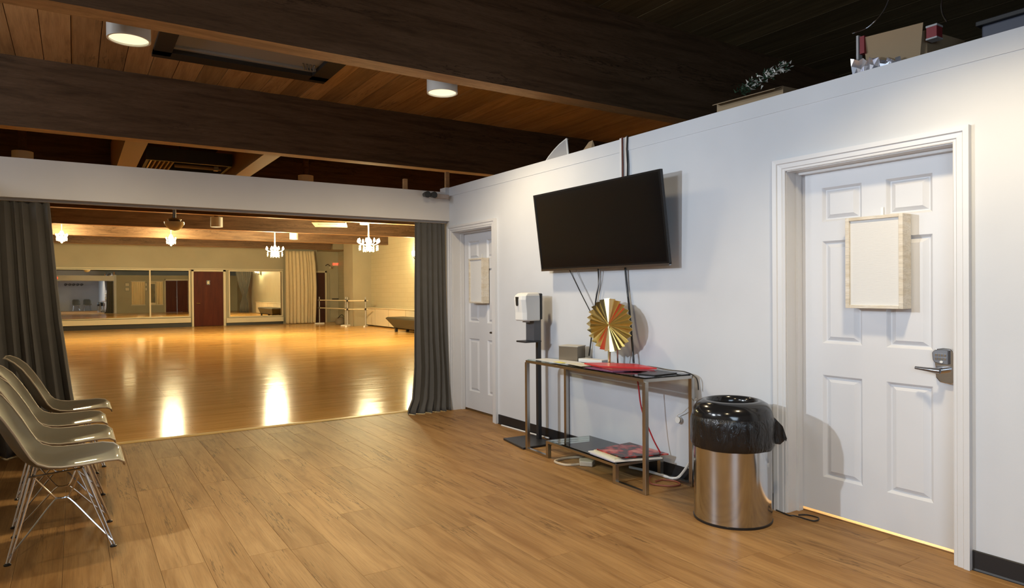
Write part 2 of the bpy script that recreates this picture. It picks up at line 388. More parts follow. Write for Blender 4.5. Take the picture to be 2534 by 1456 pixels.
# ================================================================== DOORS
def casing(mb, y0, y1, z1, wd, X=0, sgn=-1, prof=None):
    prof = prof or [(0, 0), (0, .012), (.006, .014), (.016, .014), (.022, .019), (.050, .021), (.056, .028), (.085, .030), (.085, 0)]
    k = wd/.085; n_ = len(prof); vs = []
    for yy, zz, sy in ((y1, -.0, 1), (y1, z1, 1), (y0, z1, -1), (y0, 0, -1)):
        for o_, d in prof:
            vs.append((X+sgn*d, yy+sy*o_*k, zz+(o_*min(k, .82) if zz > 1 else 0)))
    fs = [(s_*n_+i, s_*n_+i+1, (s_+1)*n_+i+1, (s_+1)*n_+i) for s_ in range(3) for i in range(n_-1)]
    return mb.add(vs, fs)
def leaf(X, y0, y1, z0, z1, cols, rows):
    P = MB(); ys = sorted({y0, y1, *[c_ for k in cols for c_ in k]}); zs = sorted({z0, z1, *[c_ for k in rows for c_ in k]})
    for i in range(len(ys)-1):
        for j in range(len(zs)-1):
            a, b_, c_, d = ys[i], ys[i+1], zs[j], zs[j+1]
            if (a, b_) in cols and (c_, d) in rows: continue
            P.add([(X, a, c_), (X, b_, c_), (X, b_, d), (X, a, d)], [(0, 1, 2, 3)])
    P.add([(X, y0, z0), (X, y1, z0), (X, y1, z1), (X, y0, z1), (X+.04, y0, z0), (X+.04, y1, z0), (X+.04, y1, z1), (X+.04, y0, z1)],
          [(4, 5, 6, 7), (0, 1, 5, 4), (1, 2, 6, 5), (2, 3, 7, 6), (3, 0, 4, 7)])
    return P
def panel(X, a, b_, c_, d):
    P = MB(); k = 0; rings = []
    for off, dep in ((0, 0), (.004, .003), (.017, .016), (.024, .016), (.05, .003), (.05, .003)):
        zf = .8
        rings.append([(X+dep, a+off, c_+off*zf), (X+dep, b_-off, c_+off*zf), (X+dep, b_-off, d-off*zf), (X+dep, a+off, d-off*zf)])
    vs = [p for r in rings for p in r]; fs = []
    for i in range(len(rings)-1): fs += [(i*4+j, i*4+(j+1) % 4, i*4+4+(j+1) % 4, i*4+4+j) for j in range(4)]
    fs.append((20, 21, 22, 23)); return P.add(vs, fs)
ROWS = [(.231, .833), (1.02, 1.62), (1.733, 1.933)]
def door(name, D, X, cols, wd, rows, z0=.022):
    e = empty(name, ((0), (D[0]+D[1])/2, 0), **S)
    ob('casing', casing(MB(), D[0], D[1], D[2], wd), m_trim, e)
    J = MB()
    for a, b_ in ((D[0], D[0]+.004), (D[1]-.004, D[1])): J.box(0, .13, a, b_, 0, D[2])
    J.box(0, .13, D[0], D[1], D[2]-.004, D[2])
    sx = X-.045
    J.box(sx, X-.004, D[1]-.020, D[1]-.004, 0, D[2]-.004).box(sx, X-.004, D[0]+.004, D[0]+.02, 0, D[2]-.004).box(sx, X-.004, D[0]+.02, D[1]-.02, D[2]-.02, D[2]-.004)
    ob('jamb', J, m_trim, e)
    ob('door_leaf', leaf(X, D[0]+.006, D[1]-.006, z0, D[2]-.006, cols, rows), m_door, e)
    for c_ in cols:
        for r in rows: ob('panel', panel(X, *c_, *r), m_door, e)
    return e
d1 = door('door_1', D1, .128, [(-5.078, -4.840), (-4.706, -4.466)], .076, ROWS)
d2 = door('door_2', D2, .14, [(-.820, -.585), (-.415, -.185)], .090, [(.22, .81), (.99, 1.58), (1.69, 1.89)])
# keypad lock of door_1
LK = empty('lever_lock', (.128, -5.135, .94)); LK.parent = d1; LK.location = (.128, -5.135-(D1[0]+D1[1])/2, .94); tag(LK, label='chrome keypad lever lock')
def lk(name, P, M, **k): return ob(name, P, M, LK, **k)
bpy.context.view_layer.update()
esc = [(-5.09, .99), (-5.088, 1.015), (-5.10, 1.03), (-5.135, 1.037), (-5.17, 1.035), (-5.183, 1.02), (-5.183, .86), (-5.17, .855), (-5.12, .862), (-5.10, .885), (-5.098, .94)]
lk('escutcheon', MB().prism(esc, .108, .128, 0, 'x'), m_chrome, bevel=.004)
lk('keypad_housing', MB().prism([(-5.092, .975), (-5.088, 1.012), (-5.10, 1.026), (-5.135, 1.032), (-5.165, 1.03), (-5.165, .955), (-5.13, .955), (-5.10, .962)], .092, .108, 0, 'x'), m_dchrome, bevel=.004)
for r in range(2):
    for c_ in range(4): lk('key', B(.088, .093, -5.106-.014*c_-.009, -5.106-.014*c_, 1.008-.019*r-.012, 1.008-.019*r), m_chrome)
lk('key', MB().prism([(-5.135+.008*math.cos(t*PI/5), .968+.006*math.sin(t*PI/5)) for t in range(10)], .088, .093, 0, 'x'), m_white)
lk('spindle', MB().tube([(.11, -5.135, .925), (.055, -5.135, .925)], .016, 14), m_chrome, smooth=40)
lk('lever', MB().tube([(.055, -5.145, .925), (.052, -5.12, .926), (.054, -5.08, .928), (.058, -5.025, .931)], .012, 12, rs=[.014, .013, .010, .0075]), m_dchrome, smooth=40)
L2 = empty('lever_lock', (0, 0, 0)); L2.parent = d2; L2.location = (.14, -.86-(D2[0]+D2[1])/2, .90)
bpy.context.view_layer.update()
ob('rosette', MB().tube([(.125, -.86, .90), (.14, -.86, .90)], .03, 16), m_dchrome, L2, smooth=40)
ob('lever', MB().tube([(.125, -.86, .90), (.085, -.86, .90), (.08, -.84, .90), (.08, -.75, .90)], .011, 10), m_dchrome, L2, smooth=40)
# over-door hooks and framed linen boards
def board(name, X, y0, y1, z0, z1, label, X2):
    e = empty(name, (X, (y0+y1)/2, z0), label=label, cat='pin board', group='framed linen boards hung on the doors')
    t = .022; f = X2
    ob('linen_panel', B(X+f*.86, X-.004, y0+t*.8, y1-t*.8, z0+t*.7, z1-t*.7), m_linen, e)
    for q in ((y0, y0+t, z0, z1), (y1-t, y1, z0, z1), (y0+t, y1-t, z0, z0+t*.8), (y0+t, y1-t, z1-t*.8, z1)):
        ob('frame_rail', B(X+f, X, *q), m_whitewash, e, bevel=.002)
    ob('hook', MB().box(X-.001, X+.002, (y0+y1)/2-.012, (y0+y1)/2+.003, z1-.01, z1+.05), m_white, e)
    return e
board('pin_board', .122, -4.975, -4.662, 1.232, 1.732, 'framed white linen board hung on the near white door beside the bin', -.085)
board('pin_board', .134, -.64, -.345, 1.205, 1.69, 'framed white linen board hung on the far white door by the curtain', -.085)
# lit strip under the near door comes from the closet lamp
point('closet_light', (.55, -4.75, .7), 120, (1, .95, .82), .1)

# ================================================================== CURTAINS
def curtain(name, M, y0, zs, xf, amp, npl, label, cat='curtain', grp=None, k=220, phase=0, yshift=None, seed=1, solid=.006):
    """xf(z)->(xa,xb) edges; zs list from top to bottom; pleats deepen downwards"""
    rnd = random.Random(seed); W = []; t = 0
    for _ in range(npl): W.append(rnd.uniform(.6, 1.4))
    tot = sum(W); ed = [0]
    for a in W: ed.append(ed[-1]+a/tot)
    A = [rnd.uniform(.6, 1.2) for _ in W]
    vs = []; nz = len(zs)
    for zi, z in enumerate(zs):
        xa, xb = xf(z); h = 1-(z-zs[-1])/(zs[0]-zs[-1])
        for i in range(k+1):
            u = i/k; j = 0
            while j < npl-1 and u > ed[j+1]: j += 1
            ph = (u-ed[j])/(ed[j+1]-ed[j])
            s_ = math.sin(2*PI*ph)*A[j]*amp*(.45+.75*h)
            s_ += .25*amp*h*math.sin(PI*2*(u*3.3+z*.6+seed))
            dx = .35*math.sin(4*PI*ph)*amp*.35
            yy = y0+s_+(yshift(z, u) if yshift else 0)
            vs.append((xa+(xb-xa)*u+dx, yy, z))
    fs = [(a*(k+1)+i, a*(k+1)+i+1, (a+1)*(k+1)+i+1, (a+1)*(k+1)+i) for a in range(nz-1) for i in range(k)]
    return ob(name, MB().add(vs, fs), M, smooth=60, solid=solid, label=label, cat=cat, group=grp)
def lin(z, pts):
    for (z0, v0), (z1, v1) in zip(pts, pts[1:]):
        if z1 <= z <= z0 or z0 <= z <= z1: return v0+(v1-v0)*(z-z0)/(z1-z0)
    return pts[0][1] if z > pts[0][0] else pts[-1][1]
ZL = [2.105-.0001*0, 2.05, 1.9, 1.7, 1.4, 1.1, .8, .5, .3, .15, .05, .008]
curtain('curtain', m_curt, .065, ZL, lambda z: (-4.44, lin(z, [(2.1, -3.745), (1.2, -3.68), (.43, -3.59), (.1, -3.54), (0, -3.52)])), .05, 9,
        'charcoal pleated curtain at the left of the opening, behind the chairs', grp='charcoal curtains of the opening', seed=3)
curtain('curtain', m_curt, .055, ZL, lambda z: (lin(z, [(2.1, -.40), (.5, -.43), (.18, -.46), (.06, -.53), (0, -.56)]), lin(z, [(2.1, -.035), (.9, -.03), (.3, -.02), (0, -.035)])), .042, 6,
        'charcoal pleated curtain pooling on the floor beside the far white door', grp='charcoal curtains of the opening', seed=8,
        yshift=lambda z, u: lin(z, [(2.1, 0), (.9, -.02), (.25, -.06), (.05, -.11), (0, -.14)]))
ob('curtain_track', MB().box(-4.44, -.01, .045, .085, 2.108, HZ-.001), m_grayp, label='grey curtain track fixed under the white header', cat='curtain track')
# ================================================================== CEILING LAMPS
def drum(x, y, zb, h, label, r=.128, lit=True, ztop=ZC):
    e = empty('drum_lamp', (x, y, zb), label=label, cat='ceiling lamp', group='white drum ceiling lamps')
    ob('drum_body', MB().lathe([(r-.012, .02), (r-.012, 0), (r, 0), (r, h), (r-.02, h+.004), (.0001, h+.004)], (x, y, zb), 40, cap0=False), m_white, e, smooth=40)
    ob('diffuser', MB().lathe([(.0001, .012), (r-.013, .012), (r-.013, .02), (.0001, .02)], (x, y, zb), 40), m_disc if lit else m_white, e)
    ob('junction_stem', MB().lathe([(.05, h+.004), (.05, ztop-zb)], (x, y, zb), 16), m_beam, e, smooth=40)
    return e
drum(-.97, -1.74, 3.0, .27, 'white drum ceiling lamp nearest the right wall, lit')
drum(-3.26, -1.74, 3.0, .27, 'white drum ceiling lamp left of the dark skylight, lit')
drum(-.97, -5.46, 3.0, .27, 'white drum ceiling lamp in front of the nearest beam, right, outside the view')
drum(-3.26, -5.46, 3.0, .27, 'white drum ceiling lamp in front of the nearest beam, left, outside the view')
drum(-4.17, 4.9, 3.09, .25, 'white drum lamp peeking above the header at its left end', lit=False)
drum(-.21, 4.9, 3.09, .25, 'white drum lamp peeking above the header near the right corner', lit=False)
drum(-.87, 9.6, 2.81, .22, 'small white drum lamp hanging in the hall left of centre')
drum(2.35, 15.2, 3.02, .22, 'white drum lamp in the hall right of the smaller chandelier', lit=False)
drum(3.1, 10.9, 3.16, .2, 'white drum lamp behind the larger chandelier', lit=False)
def chandelier(x, y, ztop, zc, s_, label, p):
    e = empty('chandelier', (x, y, zc), label=label, cat='chandelier', group='lit crystal chandeliers of the hall')
    ob('stem', MB().tube([(x, y, ztop), (x, y, zc+.12*s_)], .022*s_, 8).lathe([(.06, 0), (.06, .02), (.02, .05)], (x, y, ztop-.05), 16), m_creamtrim, e, smooth=40)
    ob('hub', MB().lathe([(.0001, -.22), (.03, -.19), (.05, -.1), (.035, 0), (.06, .06), (.03, .14)], (x, y, zc), 14), m_crystal, e, smooth=50)
    for j in range(8):
        a = 2*PI*j/8+.2; ca, sa = math.cos(a), math.sin(a); r = .30*s_
        ob('arm', MB().tube([(x+ca*r*t, y+sa*r*t, zc-.06*s_*math.sin(PI*t)) for t in (0, .25, .5, .75, 1)], .008, 5), m_crystal, e, smooth=60)
        ob('bulb', MB().lathe([(.0001, 0), (.03*s_, .02*s_), (.036*s_, .05*s_), (.015*s_, .11*s_), (.0001, .13*s_)], (x+ca*r, y+sa*r, zc), 8), m_bulb, e, smooth=60)
        for q in range(2):
            t = .5+.4*q; C2 = MB().lathe([(.0001, -.09), (.018, -.07), (.006, -.05), (.022, -.03), (.006, 0), (.016, .03), (.0001, .06)], (x+ca*r*t, y+sa*r*t, zc-.13*s_-.04*(1-q)*s_), 6)
            ob('crystal_drop', C2, m_crystal, e)
    point('chandelier_light', (x, y, zc-.02), p, HALL, .22)
chandelier(2.87, 10.0, ZC, 2.60, .9, 'larger lit crystal chandelier, hanging right of centre in the hall', P_CHAND)
chandelier(1.60, 14.55, ZC, 2.62, .85, 'smaller lit crystal chandelier, hanging near the centre of the hall', P_CHAND)
chandelier(-1.12, 15.85, ZC, 2.95, .45, 'lit chandelier high by the beam above the long mirror', P_CHAND*.5)
chandelier(-3.86, 15.85, ZC, 2.95, .45, 'lit chandelier by the left curtain, high above the long mirror', P_CHAND*.5)
# clear glass dome lamp
e = empty('dome_lamp', (-2.02, 7.0, 2.47), label='clear glass dome lamp hanging just under the header in the hall', cat='ceiling lamp')
ob('glass_bowl', MB().lathe([(.0001, -.12), (.07, -.105), (.13, -.06), (.165, 0), (.17, .04), (.160, .04), (.125, -.05), (.0001, -.11)], (-2.02, 7, 2.60), 28), mat('amber_glass', (.75, .65, .42), .12, 0, Transmission_Weight=.3), e, smooth=60)
ob('mount', MB().lathe([(.09, .03), (.12, .09), (.03, .12), (.03, ZC-2.60)], (-2.02, 7, 2.60), 20), m_dchrome, e, smooth=40)
# ceiling cassette
e = empty('ceiling_cassette', (1.9, 10.6, 3.05), label='flat cream air-conditioning cassette hung under the hall ceiling', cat='air conditioner')
ob('cover_panel', MB().prism([(1.38, 10.0), (2.18, 9.75), (2.62, 10.9), (1.82, 11.15)], 3.06, 3.10), m_creamtrim, e, bevel=.01)
ob('housing', MB().prism([(1.5, 10.1), (2.1, 9.9), (2.45, 10.8), (1.88, 11.0)], 3.10, ZC), m_creamtrim, e)
ob('grille', MB().prism([(1.62, 10.25), (2.08, 10.08), (2.36, 10.7), (1.92, 10.88)], 3.05, 3.062), m_grayp, e)

# ================================================================== RIGHT WALL ITEMS
# television
tv = empty('television', (-.1, -2.71, 1.517), label='large black flat television mounted on the right wall above the console table', cat='television')
def tvp(u, v, d):            # u along wall 0..1 left to right in view, v up, d toward the wall
    y = -1.946-(3.475-1.946)*u; z = 1.517+.655*v; X = -.105-.085*v+d
    return (X, y, z+d*.12)
def tvbox(u0, u1, v0, v1, d0, d1):
    return MB().add([tvp(u, v, d) for d in (d0, d1) for u, v in ((u0, v0), (u1, v0), (u1, v1), (u0, v1))],
                    [(0, 1, 2, 3), (7, 6, 5, 4), (0, 4, 5, 1), (1, 5, 6, 2), (2, 6, 7, 3), (3, 7, 4, 0)])
ob('back_shell', tvbox(.06, .94, .08, .9, .02, .05), m_blackp, tv, bevel=.006)
ob('cabinet', tvbox(0, 1, 0, 1, .002, .022), m_blackp, tv, bevel=.002)
ob('screen', tvbox(.012, .988, .03, .978, -.001, .003), m_screen, tv)
fr = MB()
for q in ((0, .012, 0, 1), (.988, 1, 0, 1), (.012, .988, .978, 1), (.012, .988, .012, .03)):
    t_ = tvbox(*q, -.004, .004); fr.add(t_.v, t_.f)
ob('bezel', fr, mat('gloss_black_bezel', (.01, .01, .011), .15), tv)
ob('lower_edge', tvbox(0, 1, -.012, .012, -.006, .015), m_dchrome, tv, label='silver lower edge')
ob('wall_bracket', MB().box(-.075, -.003, -2.95, -2.45, 1.62, 1.70).box(-.12, -.003, -2.95, -2.45, 1.95, 2.02), m_blackm, tv)
# cable chase above television with two cables
e = empty('cable_chase', (0, -2.9, 2.15), label='white open cable chase running up the wall above the television', cat='cable chase')
ob('channel', MB().box(-.014, -.006, -2.888, -2.868, 2.1, 2.515).box(-.014, -.006, -2.95, -2.935, 2.1, 2.515), m_trim, e)
ob('back_strip', B(-.0075, -.0045, -2.94, -2.88, 2.1, 2.515), m_grayp, e)
ob('cable', MB().tube([(-.013, -2.900, 2.1), (-.013, -2.902, 2.3), (-.013, -2.898, 2.52)], .006, 6), mat('brown_cable', (.12, .03, .02), .5), e, label='brown cable')
ob('cable', MB().tube([(-.018, -2.955, 2.1), (-.016, -2.958, 2.3), (-.016, -2.95, 2.42), (-.014, -2.955, 2.52)], .006, 6), m_blackp, e, label='black cable')
def bez(pts, k=8):
    out = []; P = [Vector(p) for p in pts]
    for i in range(len(P)-1):
        p0 = P[max(i-1, 0)]; p1 = P[i]; p2 = P[i+1]; p3 = P[min(i+2, len(P)-1)]
        for j in range(k):
            t = j/k; out.append(.5*((2*p1)+(p2-p0)*t+(2*p0-5*p1+4*p2-p3)*t*t+(3*p1-p0-3*p2+p3)*t**3))
    return out+[P[-1]]
def cord(pts, r, M, label, cat='cable', k=6, name='cable'):
    return ob(name, MB().tube(bez(pts), r, k), M, smooth=60, label=label, cat=cat)
cord([(-.03, -2.94, 1.53), (-.022, -2.945, 1.40), (-.022, -2.968, 1.25), (-.03, -3.0, 1.05), (-.05, -3.04, .90), (-.06, -3.06, .79)], .008, m_blackp, 'thick black power cable hanging from the television behind the gold disc')
cord([(-.03, -2.62, 1.53), (-.02, -2.615, 1.40), (-.02, -2.58, 1.26), (-.02, -2.55, 1.1), (-.02, -2.52, .95), (-.03, -2.5, .80)], .006, m_blackp, 'thin black cable hanging left of the gold disc')
cord([(-.045, -2.66, 1.53), (-.036, -2.64, 1.42), (-.033, -2.595, 1.30)], .004, m_grayp, 'short grey cable crossing the thin black one under the television')
cord([(-.03, -2.235, 1.53), (-.010, -2.27, 1.45), (-.006, -2.38, 1.3), (-.006, -2.46, 1.2), (-.006, -2.50, 1.15)], .0035, m_blackp, 'hair-thin dark wire slanting from the television left corner to the gold disc')
cord([(-.03, -2.33, 1.53), (-.015, -2.36, 1.45), (-.012, -2.47, 1.3), (-.012, -2.58, 1.15)], .0028, m_grayp, 'hair-thin grey wire slanting beside the dark one')
# ---- console table
T = empty('console_table', (-.22, -2.87, 0), label='glass-topped console table with thin metal frame against the right wall', cat='table')
FL, FR_, BR_, BL_ = (-.39, -2.125), (-.45, -3.585), (-.055, -3.62), (-.03, -2.19)
zt = .757; tw = .03
def L(a, b_, t): return (a[0]+(b_[0]-a[0])*t, a[1]+(b_[1]-a[1])*t)
for a in (FL, FR_, BR_, BL_):
    ob('leg', MB().bar((*a, 0), (*a, zt-.018), tw, tw), m_brass, T, bevel=.002)
for a, b_ in ((FL, FR_), (BL_, BR_)):
    ob('top_rail', MB().bar((*a, zt-.01), (*b_, zt-.01), tw, .02), m_brass, T)
    s0, s1 = L(a, b_, .215), L(a, b_, .79)
    ob('floor_bar', MB().bar((*a, .01), (*s0, .01), tw, .02), m_brass, T)
    ob('floor_bar', MB().bar((*s1, .01), (*b_, .01), tw, .02), m_brass, T)
    ob('shelf_post', MB().bar((*s0, .0), (*s0, .135), tw, tw), m_brass, T)
    ob('shelf_post', MB().bar((*s1, .0), (*s1, .135), tw, tw), m_brass, T)
    ob('shelf_rail', MB().bar((*s0, .128), (*s1, .128), tw, .018), m_brass, T)
for t in (0, 1): ob('top_rail', MB().bar((*L(FL, FR_, t), zt-.01), (*L(BL_, BR_, t), zt-.01), tw, .02), m_brass, T)
for t in (.215, .79): ob('shelf_rail', MB().bar((*L(FL, FR_, t), .128), (*L(BL_, BR_, t), .128), tw, .018), m_brass, T)
ob('glass_top', MB().prism([L(FL, FR_, .005), L(FL, FR_, .995), L(BL_, BR_, .995), L(BL_, BR_, .005)], zt, zt+.008), m_glass, T)
ob('glass_shelf', MB().prism([L(FL, FR_, .22), L(FL, FR_, .785), L(BL_, BR_, .785), L(BL_, BR_, .22)], .1375, .1455), m_glass, T)
TT = zt+.0085
def sheet(name, poly, z0, z1, M, label, cat, bevel=0, parts=None, loc=None):
    c_ = Vector((sum(p[0] for p in poly)/len(poly), sum(p[1] for p in poly)/len(poly), z0))
    return ob(name, MB().prism(poly, z0, z1), M, None, c_, bevel=bevel, label=label, cat=cat)
m_box = mat('bronze_mirrored_box', (.22, .18, .13), .35, .6)
e = empty('storage_box', (-.13, -2.42, TT), label='small bronze-grey box standing at the left of the console table', cat='box')
ob('box_body', MB().prism([(-.235, -2.36), (-.175, -2.53), (-.045, -2.47), (-.10, -2.31)], TT, TT+.115), m_box, e, bevel=.002)
ob('lid', MB().prism([(-.24, -2.36), (-.175, -2.537), (-.038, -2.47), (-.10, -2.305)], TT+.115, TT+.122), mat('box_lid', (.45, .42, .36), .5), e, bevel=.002)
sheet('paper', [(-.36, -2.2), (-.40, -2.62), (-.26, -2.78), (-.20, -2.56), (-.24, -2.2)], TT, TT+.004, m_white, 'large white paper sheet spread at the left front of the table top', 'paper')
sheet('paper', [(-.37, -2.62), (-.40, -2.86), (-.25, -2.92), (-.2, -2.74)], TT+.0045, TT+.0075, mat('cream_paper', (.66, .62, .50), .7), 'small cream paper overlapping the white sheet on the table', 'paper')
sheet('paper', [(-.395, -2.5), (-.41, -2.62), (-.36, -2.63), (-.34, -2.51)], TT+.0078, TT+.0095, mat('yellow_note', (.75, .68, .18), .6), 'small yellow sticky note on the front edge of the table top', 'paper')
e = empty('tissue_box', (-.13, -2.70, TT), label='low white carton beside the bronze-grey box on the table', cat='box')
ob('carton', MB().prism([(-.19, -2.56), (-.15, -2.80), (-.07, -2.78), (-.10, -2.54)], TT, TT+.028), m_white, e, bevel=.003)
ob('slot', MB().prism([(-.15, -2.62), (-.13, -2.74), (-.11, -2.73), (-.13, -2.61)], TT+.028, TT+.0285), m_creamtrim, e)
m_purple = mat('purple_cover', (.18, .06, .14), .4)
mags = [('magazine', [(-.42, -2.93), (-.42, -3.23), (-.20, -3.29), (-.20, -2.98)], .006, m_purple, 'purple-covered magazine lying under the red folders on the table'),
        ('magazine', [(-.34, -2.90), (-.40, -3.20), (-.18, -3.40), (-.14, -3.06), (-.22, -2.96)], .008, mat('dark_red_cover', (.25, .02, .03), .4), 'dark red magazine under the bright red folder on the table'),
        ('folder', [(-.34, -2.82), (-.38, -3.05), (-.14, -3.38), (-.07, -3.10), (-.22, -2.88)], .010, m_red, 'bright red folder on top of the pile on the table')]
z = TT+.0002
for nm, poly, h, M, lb in mags:
    sheet(nm, poly, z, z+h, M, lb, 'magazine'); z += h+.0004
sheet('magazine', [(-.36, -3.42), (-.33, -3.55), (-.12, -3.55), (-.12, -3.36)], TT, TT+.006, m_blackp, 'glossy black booklet at the right end of the table top', 'magazine')
cord([(-.10, -3.12, TT+.008), (-.09, -3.25, TT+.02), (-.08, -3.45, TT+.012), (-.07, -3.585, TT+.01), (-.045, -3.655, .74), (-.035, -3.665, .66)], .004, m_blackp, 'thin black cable trailing over the right end of the table top')
# gold disc
gd = empty('gold_disc_ornament', (-.16, -2.905, TT), label='fluted gold disc ornament on a thin stand, centre of the console table', cat='ornament')
cy, cz, ry, rz = -2.905, 1.075, .246, .202; P = MB(); k = 26; vs = [(-.165, cy, cz)]; 
for i in range(k*2):
    a = 2*PI*i/(k*2); d = .020 if i % 2 else -.016
    for t in (.12, 1.0): vs.append((-.165+d*t-.004, cy+ry*t*math.cos(a), cz+rz*t*math.sin(a)))
fs = []
for i in range(k*2):
    j = (i+1) % (k*2); fs += [(0, 1+2*i, 1+2*j), (1+2*i, 2+2*i, 2+2*j, 1+2*j)]
ob('fluted_disc', P.add(vs, fs), m_gold, gd, solid=.003)
ob('stem', MB().tube([(-.155, cy+.01, cz-.19), (-.155, cy+.01, TT+.008)], .011, 8), m_gold, gd, smooth=40)
ob('base', MB().box(-.19, -.11, cy-.045, cy+.055, TT, TT+.01), m_gold, gd, bevel=.002)
ob('rear_strut', MB().tube([(-.145, cy-.07, cz-.17), (-.115, cy-.04, TT+.012)], .006, 6), m_dchrome, gd)
# lower shelf magazines
ZS = .1458
mg = [([(-.43, -2.99), (-.455, -3.28), (-.14, -3.36), (-.10, -3.03)], .010, mat('blue_white_cover', (.45, .46, .58), .35), 'white-and-blue magazine at the bottom of the lower shelf pile'),
      ([(-.43, -2.97), (-.47, -3.31), (-.13, -3.42), (-.07, -3.06)], .008, m_white, 'white magazine second from the bottom in the lower shelf pile'),
      ([(-.40, -3.00), (-.44, -3.27), (-.10, -3.36), (-.09, -3.05)], .010, mat('cream_cover', (.62, .58, .42), .45), 'cream magazine under the dark one in the lower shelf pile'),
      ([(-.39, -3.02), (-.41, -3.31), (-.07, -3.42), (-.05, -3.00)], .009, None, 'dark magazine with red lettered cover on top of the lower shelf pile')]
m_cov = mat('dark_red_print', (.05, .02, .02), .3); n = N(m_cov)
n.base(n.ramp(n.noise(n.coord((1, 1, 1)), 9, 3, .6), [(.44, (.03, .012, .012)), (.53, (.42, .03, .03)), (.68, (.60, .25, .2))]))
z = ZS+.0002
for poly, h, M, lb in mg: sheet('magazine', poly, z, z+h, M or m_cov, lb, 'magazine'); z += h+.0004
sheet('power_adapter', [(-.30, -2.70), (-.36, -2.78), (-.30, -2.86), (-.22, -2.80), (-.24, -2.73)], .001, .04, mat('beige_plastic', (.50, .43, .32), .5), 'beige power adapter on the floor under the console shelf', 'adapter', bevel=.008)
cord([(-.17, -2.60, .008), (-.30, -2.56, .010), (-.43, -2.57, .010), (-.46, -2.63, .010), (-.44, -2.72, .010), (-.35, -2.76, .010)], .009, mat('beige_cable', (.58, .48, .34), .5), 'beige cable looping on the floor under the left of the shelf')
# cords at the right of the table
cord([(-.045, -3.74, .60), (-.05, -3.67, .50), (-.045, -3.655, .36), (-.05, -3.62, .2), (-.06, -3.52, .05), (-.07, -3.45, .018), (-.06, -3.35, .014), (-.07, -3.2, .014), (-.10, -3.05, .014)], .010, m_white, 'thick white cord running down beside the bin and along the floor')
cord([(-.05, -3.655, .60), (-.035, -3.54, .50), (-.03, -3.47, .46), (-.03, -3.46, .44)], .0032, m_white, 'thin white charger wire hanging off the table leg')
e = empty('charger_plug', (-.03, -3.47, .42), label='small round white charger hanging by the right table leg', cat='charger')
ob('charger_body', MB().tube([(-.012, -3.47, .425), (-.034, -3.47, .425)], .022, 16), m_white, e, smooth=40)
ob('rim', MB().tube([(-.024+0, -3.47+.023*math.cos(t*PI/10), .425+.020*math.sin(t*PI/10)) for t in range(20)], .003, 5, closed=True), m_blackp, e)
cord([(-.28, -3.27, TT+.0), (-.24, -3.29, .70), (-.22, -3.31, .50), (-.15, -3.34, .30), (-.10, -3.37, .185)], .0055, mat('red_cable', (.40, .02, .03), .4), 'red cable falling from the table top to the lower shelf')
cord([(-.12, -3.30, .008), (-.20, -3.36, .008), (-.26, -3.45, .008), (-.20, -3.55, .008), (-.12, -3.57, .008), (-.08, -3.50, .008), (-.12, -3.42, .008), (-.2, -3.42, .008)], .006, mat('rust_cable', (.22, .06, .03), .5), 'coiled rust-brown cable on the floor under the right of the table')
# ---- sanitizer dispenser stand
e = empty('sanitizer_stand', (-.2, -1.9, 0), label='white hand-sanitizer dispenser on a black floor stand left of the console', cat='dispenser')
ob('base_plate', MB().prism([(-.36, -1.69), (-.42, -2.10), (-.09, -2.10), (-.05, -1.71)], 0, .018), m_blackm, e, bevel=.003)
ob('pole', MB().box(-.128, -.092, -1.91, -1.875, .018, 1.30), m_blackm, e, bevel=.002)
ob('back_plate', MB().box(-.20, -.128, -1.955, -1.83, .90, 1.08), mat('slate_grey_plastic', (.09, .09, .10), .5), e)
ob('drip_tray', MB().box(-.30, -.13, -1.97, -1.82, .885, .900), m_blackm, e, bevel=.004)
ob('back_case', MB().box(-.155, -.125, -1.985, -1.81, 1.085, 1.315), m_blackp, e, bevel=.01)
P = MB(); Z_ = [1.075, 1.085, 1.15, 1.26, 1.295, 1.315, 1.322]; I_ = [.01, 0, 0, 0, .006, .03, .06]
ring = []
for z, q in zip(Z_, I_):
    x0 = -.335+q+(.012 if z < 1.16 else 0); y0_, y1_ = -1.985+q*.5, -1.815-q*.5
    ring += [(-.155, y0_, z), (x0+.03, y0_, z), (x0, y0_+.03, z), (x0, y1_-.03, z), (x0+.03, y1_, z), (-.155, y1_, z)]
fs = [(i*6+j, i*6+(j+1) % 6, i*6+6+(j+1) % 6, i*6+6+j) for i in range(len(Z_)-1) for j in range(6)]+[(0, 1, 2, 3, 4, 5), tuple(len(Z_)*6-6+j for j in range(6))]
ob('dispenser_body', P.add(ring, fs), m_white, e, bevel=.004)
ob('level_window', MB().prism([(-1.875, 1.285), (-1.915, 1.285), (-1.907, 1.215), (-1.895, 1.205), (-1.883, 1.215)], -.341, -.334, 0, 'x'), m_blackp, e)
ob('sensor_nozzle', B(-.27, -.22, -1.92, -1.88, 1.06, 1.077), m_grayp, e)
